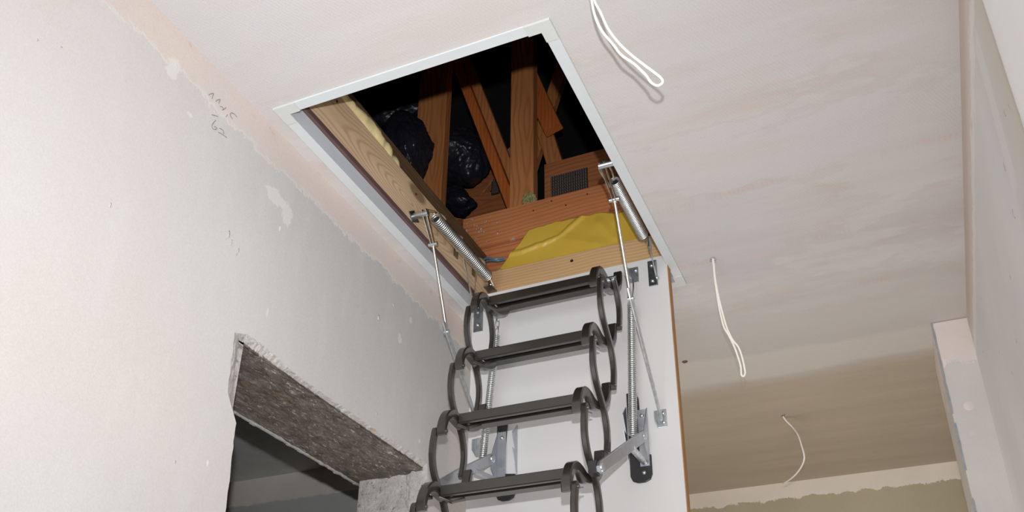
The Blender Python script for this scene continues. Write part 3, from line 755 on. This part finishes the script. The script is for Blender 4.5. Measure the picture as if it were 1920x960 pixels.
bracket_plate(-.640, -.611, 2.458, 2.512, M['greypl'], (-.640, .03), ((-.619, 2.500),), 'spring_bracket')
bracket_plate(-.586, -.558, 1.990, 2.042, M['zinc'], (-.586, .03), ((-.567, 2.030), (-.567, 2.003)), 'arm_bracket')
bracket_plate(-1.128, -1.100, 1.985, 2.045, M['zinc'], (-1.128, .03), ((-1.108, 2.032), (-1.108, 2.004)), 'arm_bracket')
# main mounting plates
def mount(cx, s):
    """s=+1 right side assembly, -1 left"""
    w_ = .030; mb = MB(); z0, z1 = 1.842, 2.105
    pts = [(cx - w_, z1), (cx - w_, z0 + .02), (cx - w_ + .006, z0 + .006), (cx - w_ + .02, z0), (cx + w_ - .02, z0), (cx + w_ - .006, z0 + .006), (cx + w_, z0 + .02), (cx + w_, z0 + .075), (cx + .008 * s + (0 if s > 0 else .0), z0 + .08), (cx + .004, z1 - .02), (cx - .004, z1)]
    mb.poly([(a, PYF - .006, b) for a, b in pts], 1, .006)
    o = build('mounting_plate', mb, M['blackpl'], dr, bevel=.0015)
    build('screw', MB().screw((cx + .008 * s, PYF - .006, 1.868), (0, -1, 0), .005), M['zinc'], o, smooth=True)
    # steel U bracket
    xb = cx + .012 * s; b0, b1 = 1.885, 2.048
    ub = build('steel_bracket', box((xb - .012, PYF - .009, b0), (xb + .012, PYF - .006, b1)), M['greypl'], dr)
    xo = xb + .012 * s
    mb = MB(); mb.poly([(xo, PYF - .006, b0), (xo, PYF - .05, 1.925), (xo, PYF - .05, 1.965), (xo, PYF - .006, b1 + .004)], 0, .0025 * s); build('flange', mb, M['greypl'], ub)
    xi = cx - .032 * s
    mb = MB(); mb.poly([(xi, PYF - .004, 1.90), (xi, PYF - .035, 1.985), (xi, PYF - .014, 1.98), (xi, PYF - .038, 2.03), (xi, PYF - .004, 2.065)], 0, -.0025 * s); build('tooth_flange', mb, M['greypl'], ub)
    build('screw', MB().screw((xb, PYF - .009, 2.03), (0, -1, 0), .0052), M['zinc'], ub, smooth=True)
    return xo
xoR = mount(-.637, 1); xoL = mount(-1.030, -1)

# ================================================================== LADDER
ld = thing('loft_ladder', (-.84, 1.35, 0), 'dark bronze concertina loft ladder with curved side links below the hatch', 'ladder')
NT = 10
def O(i): return Vector((0, 2.0795 - .078 * i, 2.3865 - .2155 * i))
Fp, Mp, Rp = Vector((0, -.057, -.068)), Vector((0, .057, .010)), Vector((0, .170, .088))
XR, XLf = -.664, -1.016     # end-plate centres
LR, LLf = -.6455, -1.0345     # link centres
prof = [(0, -.002), (.002, 0), (.063, 0), (.065, -.002), (.065, -.022), (.038, -.022), (.038, -.018), (.060, -.018), (.060, -.004), (.004, -.004), (.004, -.022), (.012, -.022), (.012, -.026), (.002, -.026), (0, -.024)]
hook = [(-.057, -.078), (-.058, -.060), (-.050, -.036), (-.034, -.016), (-.010, -.006), (.018, -.008), (.042, -.012), (.070, -.008), (.102, .0), (.130, .015), (.152, .038), (.164, .064), (.170, .096)]
hw = [.012, .015, .017, .021, .026, .028, .024, .021, .018, .017, .016, .015, .012]
scurve = [(-.034, .1475), (-.040, .125), (-.045, .098), (-.043, .065), (-.028, .030), (0, 0), (.028, -.030), (.043, -.065), (.045, -.098), (.040, -.125), (.035, -.1475)]
tread0 = plate0 = link0 = None
def link_copy(src, name, parent, delta):
    o = src.copy(); C.objects.link(o); o.parent = parent; o.location = src.location + delta; return o
tm, pm, lm, rv = None, None, None, None
for i in range(NT):
    o = O(i); D = O(i) - O(0)
    if i == 0:
        mb = MB(); mb.poly([(-1.0, o.y + a, o.z + b) for a, b in prof], 0, .32)
        tm = build('tread', mb, M['bronze'], ld, loc=(-.84, o.y, o.z))
        for xc in (XR, XLf):
            P = smoothpath([(xc, o.y + a, o.z + b) for a, b in hook], 3); W_ = []
            for k in range(len(P)): q = k / 3; a = int(q); W_.append(hw[a] * (1 - q + a) + hw[min(a + 1, 12)] * (q - a))
            mb = MB(); mb.sweep(P, .024, W_, Vector((1, 0, 0)))
            e = build('end_plate', mb, M['bronze'], tm, smooth=True)
        build('end_brace', MB().sweep([(-.668, o.y - .012, o.z - .020), (-.672, o.y + .030, o.z - .040), (-.676, o.y + .070, o.z - .026)], .010, .004), M['greypl'], tm)
        build('end_lip', MB().sweep([(-1.010, o.y + .012, o.z - .024), (-.985, o.y + .030, o.z - .034), (-.955, o.y + .040, o.z - .026)], .016, .004, Vector((0, 1, 0))), M['bronze'], tm)
        for xc in (): build('tread_cap', box((xc - .018, o.y + .02, o.z - .030), (xc + .018, o.y + .05, o.z - .020)), M['bronze'], tm)
        kids = list(tm.children)
    else:
        t = tm.copy(); C.objects.link(t); t.parent = ld; t.location = tm.location + D
        for k_ in kids:
            c_ = k_.copy(); C.objects.link(c_); c_.parent = t
# links
def mk_link(pts, c, x, name='side_link'):
    P = smoothpath([(x, c.y + a, c.z + b) for a, b in pts], 3)
    # rounded eyes at the ends
    H = [.0165] * len(P); H[0] = .010; H[-1] = .010
    mb = MB(); mb.sweep(P, .014, H, Vector((1, 0, 0)))
    o = build(name, mb, M['bronze'], ld, loc=c, smooth=True)
    side = 1 if x > -.84 else -1
    for a, b in (pts[0], pts[-1]):
        f = .88 if abs(b) > .1 else 1
        mb = MB(); p = Vector((x, c.y + a, c.z + b * .93)); mb.cyl(p - Vector((.020, 0, 0)), p + Vector((.0085, 0, 0)) , .005, 12) if side > 0 else mb.cyl(p - Vector((.0085, 0, 0)), p + Vector((.032, 0, 0)), .005, 12)
        build('rivet', mb, M['darkplate'], o, smooth=True)
    return o
for x in (LR, LLf):
    Mc = O(1) + Mp; Mc.x = x
    L0 = mk_link(scurve, Mc, x); kids = list(L0.children)
    for i in range(1, NT - 2):
        d = O(i) - O(0); t = L0.copy(); C.objects.link(t); t.parent = ld; t.location = L0.location + d
        for k_ in kids: c_ = k_.copy(); C.objects.link(c_); c_.parent = t
    Mc = O(0) + Mp; Mc.x = x; mk_link(scurve[5:], Mc, x)
    Mc = O(NT - 1) + Mp; Mc.x = x; mk_link(scurve[:6], Mc, x)
# bottom feet
for xc in (XR, XLf):
    p = O(NT - 1); build('foot', MB().sweep([(xc, p.y - .03, p.z - .03), (xc, p.y - .085, .012), (xc, p.y - .09, 0)], .028, .024), M['bronze'], ld)
# top fixings of the ladder to the door
for x in (-.640, -1.040):
    q = O(0) + Rp
    build('top_fixing', MB().sweep([(x, q.y, q.z), (x, PYF - .002, q.z + .008)], .014, .014), M['greypl'], ld)
# arms from the mounting plates to the fourth tread
M4 = O(3) + Mp
for s, xo, x4 in ((1, xoR, -.622), (-1, xoL, -1.058)):
    a = Vector((xo + .0 * s, PYF - .052, 1.952)); b = Vector((x4, M4.y - .012, M4.z - .004)); m_ = a.lerp(b, .55) + Vector((.004 * s, 0, .002))
    mb = MB(); mb.sweep([a + (a - m_).normalized() * .012, a, m_, b, b + (b - m_).normalized() * .012], .009, [.016, .030, .030, .028, .014], Vector((1, 0, 0)))
    arm = build('swing_arm', mb, M['greypl'], ld, smooth=True)
    build('bolt', MB().screw(a + Vector((.005 * (1 if s > 0 else 1), 0, 0)), (1, 0, 0), .010), M['zinc'], arm, smooth=True)
    build('bolt', MB().screw(b + Vector((.005, 0, 0)), (1, 0, 0), .009), M['zinc'], arm, smooth=True)
    build('pivot_block', box((b.x - .012 - .012 * (s > 0), b.y - .014, b.z - .016), (b.x - .005 + .012 * (s < 0), b.y + .012, b.z + .014)), M['blackpl'], arm)
    c = a.lerp(b, .30) - Vector((0, 0, .010)); d = Vector((xo - .012 * s, PYF - .012, 1.895))
    st = build('strut', MB().cyl(c, d, .0085, 12), M['zinc'] if s > 0 else M['greypl'], arm, smooth=True)

# ================================================================== SPRINGS
def vspring(top, bot, R, turns, label, hook_top, hook_bot, chain=None):
    o = thing('coil_spring', bot, label, 'spring', 'upright springs beside the ladder')
    build('coil', MB().coil(top, bot, R, .0021, turns, 14, 6), M['springm'], o, smooth='all')
    build('inner_sleeve', MB().cyl(Vector(top).lerp(Vector(bot), .02), Vector(top).lerp(Vector(bot), .98), R * .80, 12), M['zinc'], o, smooth=True)
    if hook_bot: build('hook', MB().tube([bot, Vector(bot).lerp(Vector(hook_bot), .5) + Vector((.003, 0, 0)), hook_bot], .0017, 6), M['springm'], o)
    if hook_top: build('hook', MB().tube(smoothpath([top, Vector(top).lerp(Vector(hook_top), .6) + Vector((.004, 0, 0)), hook_top], 4), .0024, 6), M['springm'], o)
    if chain:
        a, b = Vector(chain[0]), Vector(chain[1]); n = 3
        for k in range(n):
            c = a.lerp(b, (k + .5) / n); h = (b - a).length / n * .62; wv = Vector((1, 0, 0)) if k % 2 == 0 else Vector((0, 1, 0)); wv = (wv * .8 + Vector((.3, -.3, 0))).normalized()
            t_ = (b - a).normalized(); P = []
            for q in range(16):
                an = 2 * math.pi * q / 16; P.append(c + t_ * math.cos(an) * h + wv * math.sin(an) * .0065)
            build('chain_link', MB().tube(P, .0014, 6, close=True), M['zinc'], o, smooth='all')
    return o
YS = 2.232
vspring(uv(1184, 572, YS), uv(1187, 818, YS), .0105, 68, 'right upright zinc spring running down beside the right ladder links', uv(1186, 520, 2.26), uv(1190, 842, 2.25))
vspring(uv(931, 628, YS), uv(904, 866, YS), .0092, 66, 'left upright zinc spring hung on a short chain under the top tread', None, uv(906, 896, 2.24), (uv(934, 586, YS), uv(931, 628, YS)))

def topspring(a, b, R, turns, label, wire, bracket):
    o = thing('coil_spring', a, label, 'spring', 'long springs along the hatch lining')
    build('coil', MB().coil(a, b, R, .0022, turns, 16, 6), M['springm'], o, smooth='all')
    d = (Vector(b) - Vector(a)).normalized()
    build('inner_sleeve', MB().cyl(Vector(a) + d * .01, Vector(b) - d * .01, R * .62, 12), M['blackpl'], o, smooth=True)
    build('wire_hook', MB().tube(smoothpath(wire, 5), .0028, 8), M['brass'], o, smooth=True)
    build('end_hook', MB().tube(smoothpath([Vector(b) + Vector((0, 0, R)), Vector(b) + d * .02, bracket], 5), .0026, 8), M['springm'], o, smooth=True)
    return o
XS = HX0 + .042
aL, bL = U(816, 408, 0, XS), U(915, 519, 0, XS)
topspring(aL, bL, .0165, 44, 'left long coil spring stretched along the pine lining board', [aL + Vector((-.006, .004, .018)), U(818, 398, 0, XS - .01), U(803, 394, 0, XS - .004), U(796, 396, 0, XS - .004)], U(925, 536, 0, XS))
XS2 = HX1 - .060
aR, bR = U(1152, 338, 0, XS2), U(1206, 442, 0, XS2)
topspring(aR, bR, .0150, 44, 'right long coil spring beside the right edge of the hatch', [aR, U(1146, 318, 0, XS2), U(1134, 302, 0, XS2), U(1125, 306, 0, XS2), U(1124, 318, 0, XS2), U(1136, 338, 0, XS2), U(1144, 350, 0, XS2)], bR + (bR - aR).normalized() * .03)
# bracket foot for left long spring on far board
mb = MB(); p = uv(924, 541, 2.405); mb.box((p.x - .026, 2.372, p.z - .010), (p.x + .012, 2.415, p.z - .007)); mb.box((p.x - .008, 2.385, p.z - .008), (p.x - .005, 2.415, p.z + .02))
o = thing('spring_bracket', (p.x, 2.40, p.z - .01), 'small dark steel bracket anchoring the far end of the left long spring', 'bracket')
build('plate', mb, M['darkplate'], o); build('bolt', MB().screw((p.x + .002, 2.385, p.z - .007), (0, 0, 1), .006).screw((p.x, 2.395, p.z + .010), (1, 0, 0), .007), M['zinc'], o, smooth=True)

# ================================================================== SUPPORT ARMS
def support(xa, xe, pts, label, side):
    """pts: pivot, knuckle, low joint, end on the door - pixel points with x planes"""
    P0, P1, P2, P3 = pts; o = thing('support_arm', P0, label, 'support arm', 'folding arms either side of the hatch door')
    d = (P1 - P0); X = Vector((.0065, 0, 0))
    for k in (-1, 1): build('flat_bar', MB().sweep([P0 - d.normalized() * .012 + X * k, P1 + d.normalized() * .008 + X * k * .6], .0025, .013, Vector((1, 0, 0))), M['brass'], o)
    build('knuckle_bolt', MB().cyl(P1 - Vector((.014, 0, 0)), P1 + Vector((.014, 0, 0)), .0062, 12), M['zinc'], o, smooth=True)
    r = build('rod', MB().tube([P1, P1.lerp(P2, .5), P2], .0043, 10), M['brass'], o, smooth=True)
    build('flat_bar', MB().sweep([P2 - (P3 - P2).normalized() * .03, P2, P3, P3 + (P3 - P2).normalized() * .006], .005, [.012, .021, .018, .012], Vector((1, 0, 0))), M['zinc'], o)
    build('joint_bolt', MB().cyl(P2 - Vector((.008, 0, 0)), P2 + Vector((.008, 0, 0)), .0058, 12), M['zinc'], o, smooth=True)
    # pivot stub and plate on the lining
    xl = HX0 if side < 0 else HX1
    mb = MB(); mb.cyl((xl, P0.y, P0.z), (P0.x + .01 * -side, P0.y, P0.z), .009, 16); build('pivot_stub', mb, M['zinc'], o, smooth=True)
    mb = MB(); h = .026; mb.poly([(xl, P0.y - h, P0.z), (xl, P0.y, P0.z - h * .8), (xl, P0.y + h * 1.3, P0.z), (xl, P0.y, P0.z + h * .8)], 0, -.003 * side); build('pivot_plate', mb, M['darkplate'], o)
    return o
XA = HX0 + .040
support(XA, 0, [U(797, 400, 0, XA), U(812, 458, 0, XA), U(838, 622, 0, XA), uv(894, 790, 2.268)], 'left folding arm hanging from the pine lining to the door', -1)
XB = HX1 - .045
support(XB, 0, [U(1130, 310, 0, XB), U(1152, 374, 0, XB), U(1183, 560, 0, -.575), uv(1240, 784, 2.266)], 'right folding arm hanging in front of the yellow sheet to the door', 1)
# thin hinge rods
def hinge_rod(pts, label, bp, side):
    o = thing('hinge_rod', pts[0], label, 'hinge rod', 'thin hinge rods at the door top')
    build('rod', MB().sweep(pts, .0025, .008, Vector((1, 0, 0))), M['zinc'], o)
    mb = MB(); mb.box((bp.x - .002, bp.y - .012, bp.z - .02), (bp.x + .002, bp.y + .012, bp.z + .014)); build('pivot_plate', mb, M['darkplate'], o)
    build('screw', MB().screw(bp + Vector((.002 * -side, 0, .006)), (-side, 0, 0), .005).screw(pts[-1] + Vector((.002, 0, 0)), (1, 0, 0), .005), M['zinc'], o, smooth=True)
XH = HX0 + .012
hinge_rod([U(866, 470, 0, XH), U(876, 515, 0, XH + .003), U(888, 575, 0, -1.135)], 'thin steel rod at the left top corner of the door', U(855, 472, 0, HX0 + .003), -1)
hinge_rod([U(893, 505, 0, XH), U(890, 560, 0, XH)], 'short second steel rod between left spring and top tread', U(889, 508, 0, HX0 + .003), -1)
hinge_rod([U(1216, 448, 0, -.545), U(1222, 480, 0, -.550), U(1231, 521, 0, -.556)], 'thin steel rod at the right top corner of the door', U(1218, 455, 0, HX1 - .003), 1)

# ================================================================== CEILING CABLES
def cable(pts, drops, r, label, loc=None):
    """measured sight-line points, each with its own drop below the ceiling"""
    P = smoothpath([U(a, b, 2, CZ - d) for (a, b), d in zip(pts, drops)], 5)
    mb = MB(); mb.tube(P, r, 10)
    return tag(build('ceiling_cable', mb, M['cable'], None, loc=P[0], smooth='all'), label, 'cable', 'white lighting cables hanging from the ceiling')
pa = [(1106, -70), (1108, -30), (1114, 0), (1126, 23), (1139.6, 52.7), (1158, 78), (1178.5, 98.5), (1204, 119), (1229, 137.5), (1240, 147), (1242.6, 153.5), (1238, 159), (1230, 160), (1220, 153.5), (1212, 142), (1201, 131), (1188, 119), (1165, 103), (1149, 82.5), (1130, 60), (1117, 34), (1110, 5), (1106, -30), (1105, -72)]
dr1 = []
for a, b in pa: dr1.append(max(0, min(.32, .32 * ((b + 70) / 225) ** .8 if b > -70 else 0)))
cable(pa, dr1, .0026, 'looped white cable hanging from the ceiling at the top of the photo')
pb = [(1337, 484), (1339, 500), (1341, 522), (1346, 550), (1353, 580), (1362, 612), (1373, 636), (1384, 650), (1391, 668), (1396, 690), (1397, 700), (1394, 705), (1390, 702), (1389, 688), (1384, 670), (1376, 648), (1366, 628), (1357, 612), (1349, 580), (1344, 550), (1340, 522), (1338, 500), (1336, 484)]
cable(pb, [max(0, min(.34, .34 * ((b - 484) / 221) ** .9)) if b > 484 else 0 for a, b in pb], .0030, 'looped white cable hanging from the ceiling right of the hatch door')
pc = [(1468, 780), (1474, 789), (1486, 801), (1496, 815), (1502, 832), (1508, 856), (1504, 872), (1494, 887), (1482, 898), (1469, 906)]
cable(pc, [0, .02, .05, .09, .13, .18, .20, .21, .21, .20], .0034, 'single white cable curling from the far part of the ceiling')
for px_, py_ in ((1337, 486), (1469, 779)):
    c0 = U(px_, py_, 2, CZ); build('cable_hole', MB().cyl(c0 + Vector((0, 0, -.0006)), c0 + Vector((0, 0, .001)), .006, 10), M['hole'], ceil_o)
    mb = MB()
    for k in range(9): nib_blob(mb, c0 + Vector((.009 * math.cos(k * .7) * rnd.uniform(.7, 1.2), .009 * math.sin(k * .7), -.001 - .002 * (k % 3))), .0032, 1, 2)
    build('plaster_crumb', mb, M['rim'], ceil_o, smooth='all')['kind'] = 'stuff'
# rusty blemish beside the door
mb = MB(); c0 = U(1284, 678, 2, CZ); nib_blob(mb, c0, .012, .35, 2); build('plaster_chip', mb, plain('rusty_chip', srgb(120, 88, 66), .9, var=.4), ceil_o, smooth='all')
